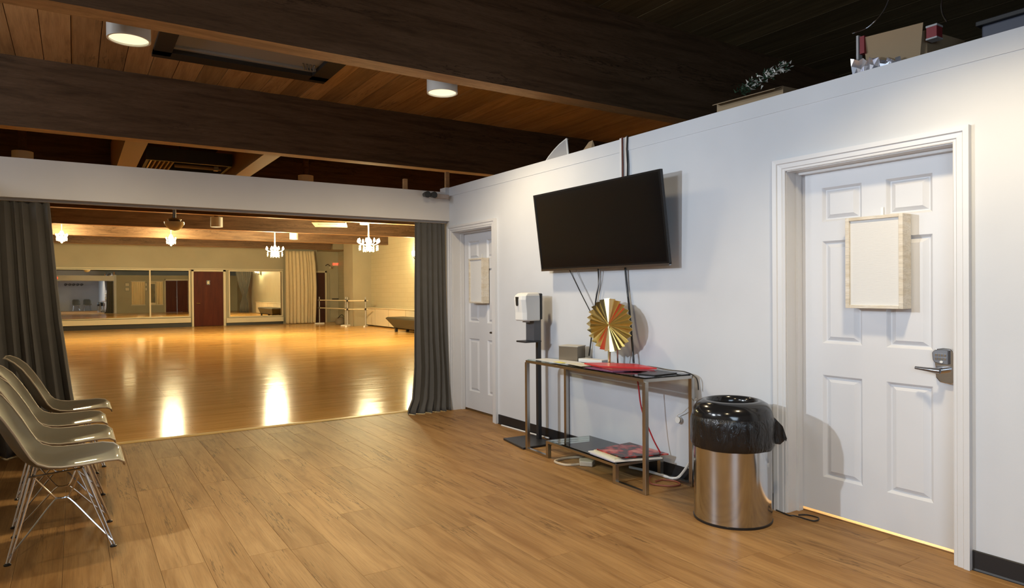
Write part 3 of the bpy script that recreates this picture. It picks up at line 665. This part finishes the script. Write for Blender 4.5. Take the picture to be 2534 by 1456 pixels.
# ---- bin
bn = empty('trash_bin', (-.34, -4.19, 0), label='round steel bin with a black liner and domed lid beside the near door', cat='bin')
c_ = (-.34, -4.19, 0)
ob('foot_ring', MB().lathe([(.20, 0), (.222, 0), (.224, .012), (.21, .016)], c_, 56), m_blackp, bn, smooth=40)
ob('steel_body', MB().lathe([(.20, .012), (.220, .014), (.220, .50), (.20, .50)], c_, 72), m_steel, bn, smooth=40)
rr = random.Random(4)
ph = [rr.uniform(0, 6) for _ in range(6)]
def wob(i, a): 
    t = min(1, max(0, (6-i)/5)); return .012*t*math.sin(9*a+ph[0])+.009*t*math.sin(17*a+ph[1])+.006*math.sin(5*a+ph[2]) if i < 8 else 0
ob('bin_liner', MB().lathe([(.221, .44), (.228, .428), (.238, .45), (.236, .50), (.238, .55), (.236, .585), (.232, .60), (.226, .612), (.215, .61)], c_, 96, 1, 0, wob), m_bag, bn, smooth=70)
P = MB()
P.add([(-.20, -4.375, .60), (-.16, -4.40, .55), (-.145, -4.415, .48), (-.17, -4.39, .445), (-.20, -4.38, .45), (-.13, -4.40, .46)], [(0, 1, 2, 3, 4), (1, 5, 2)])
ob('liner_fold', P, m_bag, bn, solid=.004)
ob('domed_lid', MB().lathe([(.226, .585), (.228, .61), (.220, .645), (.20, .675), (.17, .692), (.150, .697), (.140, .690), (.135, .66), (.134, .56)], c_, 64), mat('gloss_black_lid', (.01, .01, .011), .14), bn, smooth=60)
ob('inner_liner', MB().lathe([(.134, .60), (.128, .45), (.0001, .44)], c_, 32), m_bag, bn, smooth=60)
cord([(-.03, -4.26, .006), (-.05, -4.36, .006), (-.035, -4.40, .008), (-.02, -4.50, .006), (.03, -4.50, .012), (.045, -4.42, .006), (.0, -4.39, .006)], .004, m_blackp, 'black wire at the foot of the near door frame behind the bin')
cord([(-.035, -1.14, .007), (-.02, -1.5, .007), (-.045, -1.95, .026)], .007, m_white, 'white cable along the black skirting near the far door')
# ---- emergency lamp
e = empty('emergency_light', (-.2, -.05, 2.40), label='twin-head black emergency light on the header by the right corner', cat='emergency light')
ob('battery_box', MB().prism([(-.20, 2.42), (-.035, 2.418), (-.045, 2.375), (-.18, 2.372)], -.075, -.001, 0, 'y'), mat('pinkish_plastic', (.42, .36, .33), .5), e, bevel=.005)
for x_ in (-.325, -.245):
    ob('lamp_head', MB().tube([(x_+.004, -.03, 2.405), (x_, -.12, 2.398)], .035, 18, rs=[.026, .036]), m_blackp, e, smooth=40)
ob('bracket', MB().box(-.33, -.19, -.03, -.002, 2.42, 2.435), m_white, e)

# ================================================================== STUFF ON TOP OF THE RIGHT WALL
ZK = 2.4401
e = empty('plastic_cover', (.12, -1.88, ZT), label='curved grey plastic cover leaning on top of the wall left of the television', cat='cover')
pp = [(-1.70, 2.512), (-1.78, 2.57), (-1.86, 2.615), (-1.95, 2.655), (-2.05, 2.685), (-2.075, 2.512)]
ob('side_panel', MB().prism(pp, .10, .105, 0, 'x'), m_grayp, e)
ob('rim', MB().tube([(.10, a, b_) for a, b_ in pp[:5]], .006, 6).tube([(.10, -2.05, 2.685), (.10, -2.075, 2.515)], .009, 6), m_white, e)
ob('top_skin', MB().add([(q, a, b_) for q in (.10, .128) for a, b_ in pp[:5]], [(i, i+1, i+6, i+5) for i in range(4)]), m_white, e)
e = empty('paper_roll', (.1, -2.36, ZT), label='small tan crumpled paper cone standing on the wall top', cat='paper')
ob('paper_body', MB().add([(.07, -2.29, 2.513), (.07, -2.42, 2.513), (.11, -2.44, 2.513), (.11, -2.30, 2.513), (.09, -2.37, 2.595), (.09, -2.42, 2.60)], [(0, 1, 5, 4), (1, 2, 5), (2, 3, 4, 5), (3, 0, 4), (0, 3, 2, 1)]), m_card, e)
e = empty('cardboard_box', (.25, -3.95, ZK), label='low cardboard box under a snowy garland on top of the wall', cat='box')
ob('box_body', MB().prism([(.17, -3.66), (.20, -4.16), (.55, -4.18), (.52, -3.64)], ZK, 2.625), m_card, e)
ob('box_flap', MB().add([(.17, -3.66, 2.625), (.20, -4.16, 2.625), (.13, -4.15, 2.60), (.10, -3.68, 2.60)], [(0, 1, 2, 3)]), m_card, e, solid=.004)
e = empty('garland', (.17, -4.0, 2.63), label='green garland flocked white lying on the low cardboard box', cat='garland')
rr = random.Random(5); P = MB(); Q = MB()
for i in range(240):
    t = rr.random(); c0 = Vector((.16+rr.uniform(-.035, .05), -3.86-.36*t+rr.uniform(-.02, .02), 2.656+.078*t+rr.uniform(-.02, .028)-.03*(t-.5)**2))
    d = Vector((rr.uniform(-1, 1), rr.uniform(-1, 1), rr.uniform(-.4, 1))).normalized()*rr.uniform(.02, .035); s_ = d.cross(Vector((.3, .1, 1))).normalized()*.007
    tgt = P if (rr.random() < .55 or t < .2) else Q
    tgt.add([c0-s_, c0+s_, c0+d*1.1, c0+d*.4+Vector((0, 0, .006))], [(0, 1, 2), (0, 3, 2), (1, 2, 3)])
ob('needles', P, mat('dark_green_needles', (.012, .04, .018), .7), e, **dict(kind='stuff'))
ob('snow_tips', Q, mat('flocked_snow', (.62, .63, .60), .9), e, **dict(kind='stuff'))
e = empty('shipping_carton', (.3, -4.9, ZK), label='open brown carton with red tape standing on the wall top above the near door', cat='box')
ob('carton_body', MB().prism([(.16, -4.74), (.20, -5.02), (.55, -5.05), (.5, -4.72)], ZK, 2.70), m_card, e)
ob('front_flap', MB().add([(.10, -4.735, 2.728), (.14, -5.03, 2.722), (.17, -5.0, 2.56), (.13, -4.74, 2.55)], [(0, 1, 2, 3)]), m_card, e, solid=.004)
m_tape = mat('dull_red_tape', (.20, .02, .025), .6); ob('red_tape', B(.09, .13, -4.745, -4.72, 2.64, 2.735), m_tape, e); ob('red_tape', B(.15, .21, -5.09, -5.04, 2.635, 2.69), m_tape, e)
for q in ((.085, .125, -4.715, -4.703, 2.60, 2.745), (.148, .212, -5.092, -5.038, 2.69, 2.70), (.148, .212, -5.092, -5.038, 2.627, 2.635)): ob('white_tape', B(*q), m_grayp, e)
P = MB(); rr = random.Random(9); k = 14; vs = [(.07+rr.uniform(-.02, .03), -4.69-.02*i, 2.515+.05*j+rr.uniform(-.012, .012)*(j > 0)-(.0025*i*j)) for i in range(k) for j in range(3)]
ob('foil_bag', P.add(vs, [(i*3+j, i*3+j+1, i*3+j+4, i*3+j+3) for i in range(k-1) for j in range(2)]), mat('crumpled_foil', (.6, .6, .66), .25, .8), e)
cord([(.07, -4.69, 2.76), (.12, -4.76, 2.79), (.13, -4.85, 2.88), (.15, -4.88, 3.1), (.2, -4.95, 3.88)], .004, m_dchrome, 'pale wire rising from the left side of the open carton')
cord([(.18, -5.125, 2.70), (.2, -5.09, 2.8), (.22, -5.11, 3.0), (.25, -5.15, 3.88)], .004, m_dchrome, 'pale wire rising from the right side of the open carton')
e = empty('storage_tub', (.4, -5.6, ZK), label='dark blue-grey storage tub at the far right on top of the wall', cat='tub')
ob('tub_body', MB().box(.22, .7, -6.0, -5.265, ZK, 2.64), mat('slate_plastic', (.06, .065, .09), .5), e, bevel=.008)
ob('tub_lid', MB().box(.20, .72, -6.02, -5.245, 2.64, 2.665), m_blackp, e, bevel=.005)

# ================================================================== CHAIRS
def make_chair(label):
    e = empty('shell_chair', (0, 0, 0), label=label, cat='chair', group='taupe shell chairs in a row along the left wall')
    prof = [(.284, .418), (.276, .434), (.250, .444), (.20, .440), (.10, .430), (0, .425), (-.06, .428), (-.12, .444), (-.17, .480), (-.215, .545), (-.25, .615), (-.285, .69), (-.32, .765), (-.352, .82), (-.385, .856), (-.40, .862)]
    half = [.17, .205, .235, .262, .275, .275, .273, .268, .262, .258, .255, .25, .238, .205, .15, .11]
    lift = [.0, .004, .012, .02, .024, .028, .032, .038, .045, .05, .05, .045, .036, .022, .01, .004]
    k = 18; vs = []
    for i, ((px, pz), h, l) in enumerate(zip(prof, half, lift)):
        j0 = max(0, i-1); j1 = min(len(prof)-1, i+1); t = Vector((prof[j1][0]-prof[j0][0], prof[j1][1]-prof[j0][1])).normalized(); nx, nz = -t.y*-1, -t.x*-1
        nn = Vector((t.y, -t.x))
        if nn.y < 0 and i < 7: nn = -nn
        if i >= 7 and nn.x < 0: nn = -nn
        for j in range(k+1):
            u = -1+2*j/k; q = (abs(u)**2.6)*l*1.35
            vs.append((px+nn.x*q, u*h, pz+nn.y*q))
    fs = [(i*(k+1)+j, i*(k+1)+j+1, (i+1)*(k+1)+j+1, (i+1)*(k+1)+j) for i in range(len(prof)-1) for j in range(k)]
    o = ob('seat_shell', MB().add(vs, fs), m_shell, e, local=True, smooth=80, solid=.008, sub=1)
    n_ = len(prof)
    loop = [vs[i*(k+1)] for i in range(n_)]+[vs[(n_-1)*(k+1)+j] for j in range(1, k+1)]+[vs[i*(k+1)+k] for i in range(n_-2, -1, -1)]+[vs[j] for j in range(k-1, 0, -1)]
    ob('shell_rim', MB().tube(loop, .0058, 6, closed=True), m_shell_edge, e, local=True, smooth=80, label='paler moulded edge')
    for sx in (1, -1):
        for sy in (1, -1):
            fx, fy = .23*sx, .228*sy; tx = .092 if sx > 0 else -.135; tz = .425 if sx > 0 else .405
            P = MB().tube([(fx, fy, .008), (tx, .165*sy, tz)], .0060, 8).tube([(fx-.012*sx, fy, .008), (tx-.025*sx, .155*sy, tz)], .0045, 6)
            g = ob('leg', P, m_chrome, e, local=True, smooth=50)
            ob('foot_glide', MB().lathe([(.016, 0), (.016, .006), (.009, .012)], (fx-.004*sx, fy, 0), 12), m_blackp, g, local=True)
            f_ = Vector((fx*.965, fy, .035))
            ob('cross_strut', MB().tube(bez([f_, (fx*.6, .18*sy, .135), (.035*sx, .13*sy, .262), (0, .125*sy, .27), (-.035*sx, .13*sy, .285), ((-.135 if sx > 0 else .092)*.85, .16*sy, .40)], 4), .0046, 6), m_chrome, e, local=True, smooth=50)
    for sy in (1, -1): ob('seat_mount', MB().tube([(.10, .165*sy, .422), (-.14, .165*sy, .408)], .006, 6), m_chrome, e, local=True)
    ob('seat_mount', MB().tube([(.09, -.165, .422), (.09, .165, .422)], .005, 6).tube([(-.135, -.165, .405), (-.135, .165, .405)], .005, 6), m_chrome, e, local=True)
    return e
CH = [((-3.640, -2.43), 'nearest taupe shell chair on chrome wire legs, at the left edge'),
      ((-3.655, -1.79), 'second taupe shell chair from the camera in the left row'),
      ((-3.675, -1.14), 'third taupe shell chair from the camera in the left row'),
      ((-3.622, -.49), 'farthest taupe shell chair of the row, its raised back against the charcoal curtain')]
ch0 = make_chair(CH[0][1]); ch0.location = (*CH[0][0], 0)
for (x, y), lb in CH[1:]:
    q = copy_tree(ch0); q.location = (x, y, 0); q['label'] = lb
# ================================================================== HALL
MR = math.radians(0.5)
def mirror(x0, x1, z0, z1, label, ang, px, y=YB-.03, split=None):
    e = empty('wall_mirror', (px, y, z0), label=label, cat='mirror')
    if not split: ob('mirror_glass', MB().box(x0-px, x1-px, -.006, .006, 0, z1-z0), m_mirror, e, local=True)
    else:
        ob('mirror_glass', MB().box(split-px, x1-px, -.006, .006, 0, z1-z0), m_mirror, e, local=True)
        g = ob('mirror_glass', MB().box(x0-split, 0, -.006, .006, 0, z1-z0), m_mirror, e, local=True); g.location = (split-px, -.01, 0); g.rotation_euler.z = math.radians(1.35)
    fm = MB(); t = .05
    for q in ((x0-.0, x1, -.045, 0), (x0, x1, z1-z0, z1-z0+.04)): fm.box(q[0]-px, q[1]-px, -.02, .02, q[2], q[3])
    fm.box(x1-px, x1-px+t, -.02, .02, -.04, z1-z0+.04).box(x0-px-t, x0-px, -.02, .02, -.04, z1-z0+.04)
    ob('mirror_frame', fm, m_creamtrim, e, local=True)
    e.rotation_euler.z = ang; return e
m1 = mirror(-4.4, .16, .42, 2.18, 'long wall mirror left of the red-brown door, reflecting the lounge', MR, .16, YB-.03, -1.33)
ob('seam', MB().box(-1.36, -1.31, -.012, -.007, 0, 1.76), m_creamtrim, m1, local=True)
m2 = mirror(1.66, 3.68, .36, 2.17, 'wall mirror right of the red-brown door, reflecting the tied curtain', 0, 1.66)
ob('trim_ledge_left', B(-4.9, .2, YB-.22, YB, .17, .36), m_creamtrim, bevel=.006, **S)
ob('baseboard_hall', MB().box(-9, .22, YB-.15, YB, 0, .165).box(1.5, 3.72, YB-.10, YB, 0, .10), m_black, **S)
ob('trim_ledge_right', B(1.5, 3.72, YB-.16, YB, .11, .30), m_creamtrim, bevel=.006, **S)
ob('trim_header_hall', B(-4.9, 3.75, YB-.05, YB, 2.24, 2.27), m_creamtrim, **S)
e = empty('door_3', (.85, YB, 0), **S)
ob('door_leaf', B(.34, 1.40, YB-.05, YB-.01, .01, 2.15), m_rdoor, e, bevel=.004)
ob('casing', MB().box(.26, .33, YB-.06, YB, 0, 2.22).box(1.41, 1.50, YB-.06, YB, 0, 2.22).box(.26, 1.50, YB-.06, YB, 2.16, 2.22), m_creamtrim, e)
ob('handle', MB().tube([(.42, YB-.05, .91), (.42, YB-.10, .91), (.55, YB-.10, .91)], .022, 8), m_chrome, e)
ob('sign_plate', MB().prism([(.855+.045*math.cos(t*PI/8), 1.72+.06*math.sin(t*PI/8)) for t in range(16)], YB-.058, YB-.05, 0, 'y'), m_creamtrim, e)
ob('sign_plate', MB().box(.79, .92, YB-.055, YB-.0505, 1.63, 1.81), m_blackp, e)
e = empty('door_4', (5.35, YB, 0), **S)
ob('door_leaf', B(5.10, 5.50, YB-.05, YB-.01, .01, 2.14), mat('dark_maroon_door', (.05, .012, .008), .4), e)
ob('casing', MB().box(5.51, 5.58, YB-.06, YB, 0, 2.22).box(5.0, 5.58, YB-.06, YB, 2.15, 2.22), m_creamtrim, e)
e = empty('door_5', (6.05, YB, 0), **S)
ob('door_leaf', B(5.72, 6.09, YB-.06, YB-.01, .01, 2.12), m_cream, e)
ob('push_bar', B(5.80, 6.08, YB-.12, YB-.07, .98, 1.03), m_blackm, e)
e = empty('exit_sign', (5.98, YB-.04, 2.50), label='small red exit sign on the hall end wall beside the column', cat='sign')
ob('sign_box', B(5.88, 6.08, YB-.06, YB-.001, 2.44, 2.60), m_creamtrim, e)
def text(s_, size, loc, rot, M, parent, name='lettering'):
    c_ = bpy.data.curves.new(name, 'FONT'); c_.body = s_; c_.size = size; c_.extrude = .002; c_.align_x = 'CENTER'; c_.align_y = 'CENTER'
    t_ = bpy.data.objects.new(name, c_); dg = bpy.context.evaluated_depsgraph_get
    COL.objects.link(t_); bpy.context.view_layer.update(); me = bpy.data.meshes.new_from_object(t_.evaluated_get(dg())); bpy.data.objects.remove(t_)
    me.materials.clear(); me.materials.append(M); o = bpy.data.objects.new(name, me); COL.objects.link(o); o.parent = parent
    o.location = Vector(loc)-parent.location; o.rotation_euler = rot; return o
m_exit = emit(mat('exit_red', (.8, .05, .03), .4), (1, .06, .03), 3)
text('EXIT', .13, (5.98, YB-.065, 2.515), (PI/2, 0, 0), m_exit, e)
e = empty('wall_clock_light', (5.55, YB, 2.35), label='small curved wall lamp above the dark maroon door', cat='wall lamp')
ob('lamp_arm', MB().tube(bez([(5.55, YB-.01, 2.45), (5.62, YB-.12, 2.50), (5.72, YB-.12, 2.42)], 5), .015, 6), m_blackm, e)
ob('lamp_shade', MB().lathe([(.02, .04), (.07, -.06)], (5.72, YB-.12, 2.38), 12), m_creamtrim, e)
# beige curtain in the hall
curtain('curtain', m_beige, YB-.45, [3.03, 2.9, 2.5, 2, 1.5, 1, .5, .1, .015], lambda z: (3.74, lin(z, [(3.0, 4.93), (2.4, 5.0), (1.5, 5.03), (0, 4.98)])), .07, 9,
        'floor-length beige curtain bunched in the far corner of the hall', grp=None, seed=5)
# sconces on the right hall wall
def sconce(y, label):
    e = empty('wall_sconce', (6.1, y, 2.5), label=label, cat='wall lamp', group='wall sconces on the hall side wall')
    ob('back_plate', MB().box(6.07, 6.099, y-.06, y+.06, 2.38, 2.6), m_blackm, e)
    ob('candle_arm', MB().tube(bez([(6.07, y, 2.45), (5.98, y, 2.40), (5.93, y, 2.48)], 4), .012, 6), m_blackm, e)
    ob('lit_shade', MB().lathe([(.03, 0), (.06, .06), (.05, .16), (.03, .18)], (5.93, y, 2.5), 12), m_bulb, e, smooth=50)
    point('sconce_light', (5.80, y, 2.62), P_SCON, HALL, .06)
sconce(13.9, 'lit sconce on the cream side wall just left of the charcoal curtain')
sconce(7.5, 'lit sconce on the cream side wall nearer the lounge')
# low cabinet run on the right wall
e = empty('low_cabinet', (5.95, 15.9, 0), label='long low cream cabinet along the hall side wall behind the bench', cat='cabinet')
ob('cabinet_body', B(5.90, 6.099, 7.0, 18.19, .05, .68), m_creamtrim, e)
ob('cabinet_top', B(5.86, 6.099, 7.0, 18.19, .68, .71), m_creamtrim, e, bevel=.004)
for y in (8.5, 10.0, 11.5, 13.0, 14.5, 16.0, 17.3): ob('door_seam', B(5.896, 5.9, y, y+.02, .06, .67), m_cream, e)
# bench
e = empty('bench', (5.4, 12.9, 0), label='dark olive padded bench with tapered ends by the cream side wall', cat='bench')
P = MB()
def tp(z, g): return [(5.10-g, 11.2), (5.75, 11.2), (5.78, 14.1+g), (5.16-g, 14.25+g)]
lo = [(5.20, 11.3, .13), (5.7, 11.3, .13), (5.72, 13.95, .13), (5.24, 13.95, .13)]; hi = [(5.10, 11.1, .44), (5.80, 11.1, .44), (5.80, 14.40, .44), (5.10, 14.40, .44)]
ob('padded_body', MB().add(lo+hi, [(0, 1, 2, 3), (4, 5, 6, 7), (0, 1, 5, 4), (1, 2, 6, 5), (2, 3, 7, 6), (3, 0, 4, 7)]), m_vinyl, e, bevel=.02)
ob('seat_top', MB().add([(5.11, 11.11, .441), (5.79, 11.11, .441), (5.79, 14.39, .441), (5.11, 14.39, .441), (5.16, 11.16, .475), (5.74, 11.16, .475), (5.74, 14.34, .475), (5.16, 14.34, .475)], [(0, 1, 2, 3), (4, 5, 6, 7), (0, 1, 5, 4), (1, 2, 6, 5), (2, 3, 7, 6), (3, 0, 4, 7)]), m_vinyl, e, bevel=.015)
for x, y in ((5.25, 11.4), (5.65, 11.4), (5.27, 13.85), (5.67, 13.85)): ob('leg', B(x-.04, x+.04, y-.04, y+.04, 0, .13), m_blackm, e)
# ballet barres
def barre(xa, ya, xb, yb, label):
    e = empty('ballet_barre', ((xa+xb)/2, (ya+yb)/2, 0), label=label, cat='ballet barre', group='portable double ballet barres')
    d = Vector((xb-xa, yb-ya, 0)).normalized(); nrm = Vector((-d.y, d.x, 0))
    for (x, y) in ((xa, ya), (xb, yb)):
        c0 = Vector((x, y, 0))
        g = ob('upright', MB().tube([c0+Vector((0, 0, .04)), c0+Vector((0, 0, 1.12))], .022, 8), m_grayp, e, smooth=40)
        ob('foot', MB().bar(c0-nrm*.20+Vector((0, 0, .025)), c0+nrm*.20+Vector((0, 0, .025)), .06, .05), m_white, e)
        for z in (.66, .98): ob('clamp', MB().ball((x, y, z), .045, 8, 6), m_blackp, e, smooth=60)
    for z in (.66, .98): ob('rail', MB().tube([Vector((xa, ya, z))-d*.10, Vector((xb, yb, z))+d*.10], .022, 8), m_creamtrim, e, smooth=40)
barre(4.90, 20.9, 5.20, 18.55, 'portable ballet barre with white feet standing in front of the beige curtain')
barre(5.02, 17.85, 5.58, 17.45, 'second portable ballet barre standing close to the column')
e = empty('gym_bag', (5.35, 19.9, 0), label='slumped grey-brown bag on the floor behind the ballet barres', cat='bag')
ob('bag_body', MB().lathe([(.0001, 0), (.20, .02), (.23, .12), (.19, .24), (.08, .30), (.0001, .31)], (5.45, 19.9, 0), 14), mat('taupe_nylon', (.16, .13, .09), .8), e, smooth=60)
ob('strap', MB().tube(bez([(5.30, 19.8, .25), (5.45, 19.75, .40), (5.6, 19.8, .25)], 5), .012, 5), m_blackp, e)
# things the mirrors show on the lounge side of the hall
e = empty('door_6', (2.65, .13, 0), **S)
for a, b_ in ((1.97, 2.64), (2.66, 3.33)): ob('door_leaf', B(a, b_, .08, .12, .01, 2.14), m_rdoor, e)
ob('casing', MB().box(1.90, 1.96, .131, .15, 0, 2.22).box(3.34, 3.41, .131, .15, 0, 2.22).box(1.90, 3.41, .131, .15, 2.15, 2.22), m_creamtrim, e)
ob('handle', MB().ball((2.58, .15, 1.0), .03), m_chrome, e)
for i, z in enumerate((1.45, 1.75)):
    e = empty('small_frame', (.75, .14, z), label=('lower' if i == 0 else 'upper')+' of two small frames on the hall side of the opening, seen in the mirror', cat='picture', group='small frames beside the opening')
    ob('frame', MB().box(.62, .88, .131, .145, z, z+.24), m_blackp, e); ob('print', B(.64, .86, .145, .148, z+.02, z+.22), m_creamtrim, e)
e = empty('exit_sign', (-3.2, .14, 2.3), label='red exit sign over the opening, seen in the long mirror', cat='sign')
ob('sign_box', B(-3.45, -3.0, .131, .17, 2.18, 2.38), m_creamtrim, e)
text('EXIT', .19, (-3.22, .173, 2.28), (PI/2, 0, PI), m_exit, e)
def tied(x, y):
    vs = []; k = 60; zs = [3.02, 2.5, 2.0, 1.5, 1.2, 1.05, .9, .6, .3, .02]; hw = [.45, .42, .34, .22, .14, .10, .14, .22, .25, .26]
    for z, h in zip(zs, hw):
        for i in range(k+1): u = i/k*2-1; vs.append((x+u*h*(1 if u > 0 else 1.2), y+.05*math.sin(u*22)*(.4+h), z))
    ob('curtain', MB().add(vs, [(a*(k+1)+i, a*(k+1)+i+1, (a+1)*(k+1)+i+1, (a+1)*(k+1)+i) for a in range(9) for i in range(k)]), m_curt, smooth=60, solid=.006,
       label='tied-back charcoal curtain seen in the right-hand mirror', cat='curtain')
tied(5.55, 5.41)
e = empty('wall_mirror', (1.35, .14, .5), label='smaller wall mirror beside the double doors, seen only in the long mirror', cat='mirror')
ob('mirror_glass', B(1.0, 1.78, .131, .14, .55, 2.05), m_mirror, e)
ob('mirror_frame', MB().box(.97, 1.81, .131, .145, .50, .55).box(.97, 1.81, .131, .145, 2.05, 2.10), m_creamtrim, e)
# sofa and wall ornament behind the camera, seen in the mirror only
e = empty('sofa', (-3.5, -8.6, 0), label='dark brown sofa against the lounge front wall, seen in the mirror', cat='sofa')
ob('sofa_base', B(-4.6, -2.9, -9.1, -8.3, .1, .42), mat('brown_leather', (.05, .022, .015), .4), e, bevel=.03)
ob('backrest', B(-4.6, -2.9, -9.25, -9.0, .42, .82), mat('brown_leather_back', (.05, .022, .015), .4), e, bevel=.03)
for x in (-4.6, -3.05): ob('armrest', B(x, x+.16, -9.1, -8.3, .42, .6), m_vinyl, e, bevel=.03)
for x in (-4.4, -3.1): ob('leg', B(x, x+.06, -8.9, -8.84, 0, .1), m_blackm, e)
e = empty('scroll_ornament', (-1.6, -9.28, 1.9), label='black scrolled iron ornament on the lounge front wall, seen in the mirror', cat='ornament')
for j in range(5):
    ob('scroll', MB().tube([(-2.1+.25*j+.10*math.cos(t*.5)*(1-t*.05), -9.27, 1.95+.10*math.sin(t*.5)*(1-t*.05)) for t in range(16)], .018, 5), m_blackm, e)
for (x, y, rz, lb) in ((-1.5, -8.5, PI/2, 'taupe shell chair behind the camera, left of a pair seen in the mirror'), (-.8, -8.5, PI/2, 'taupe shell chair behind the camera, right of a pair seen in the mirror')):
    q = copy_tree(ch0); q.location = (x, y, 0); q.rotation_euler.z = rz; q['label'] = lb; q['group'] = 'chairs against the lounge front wall'
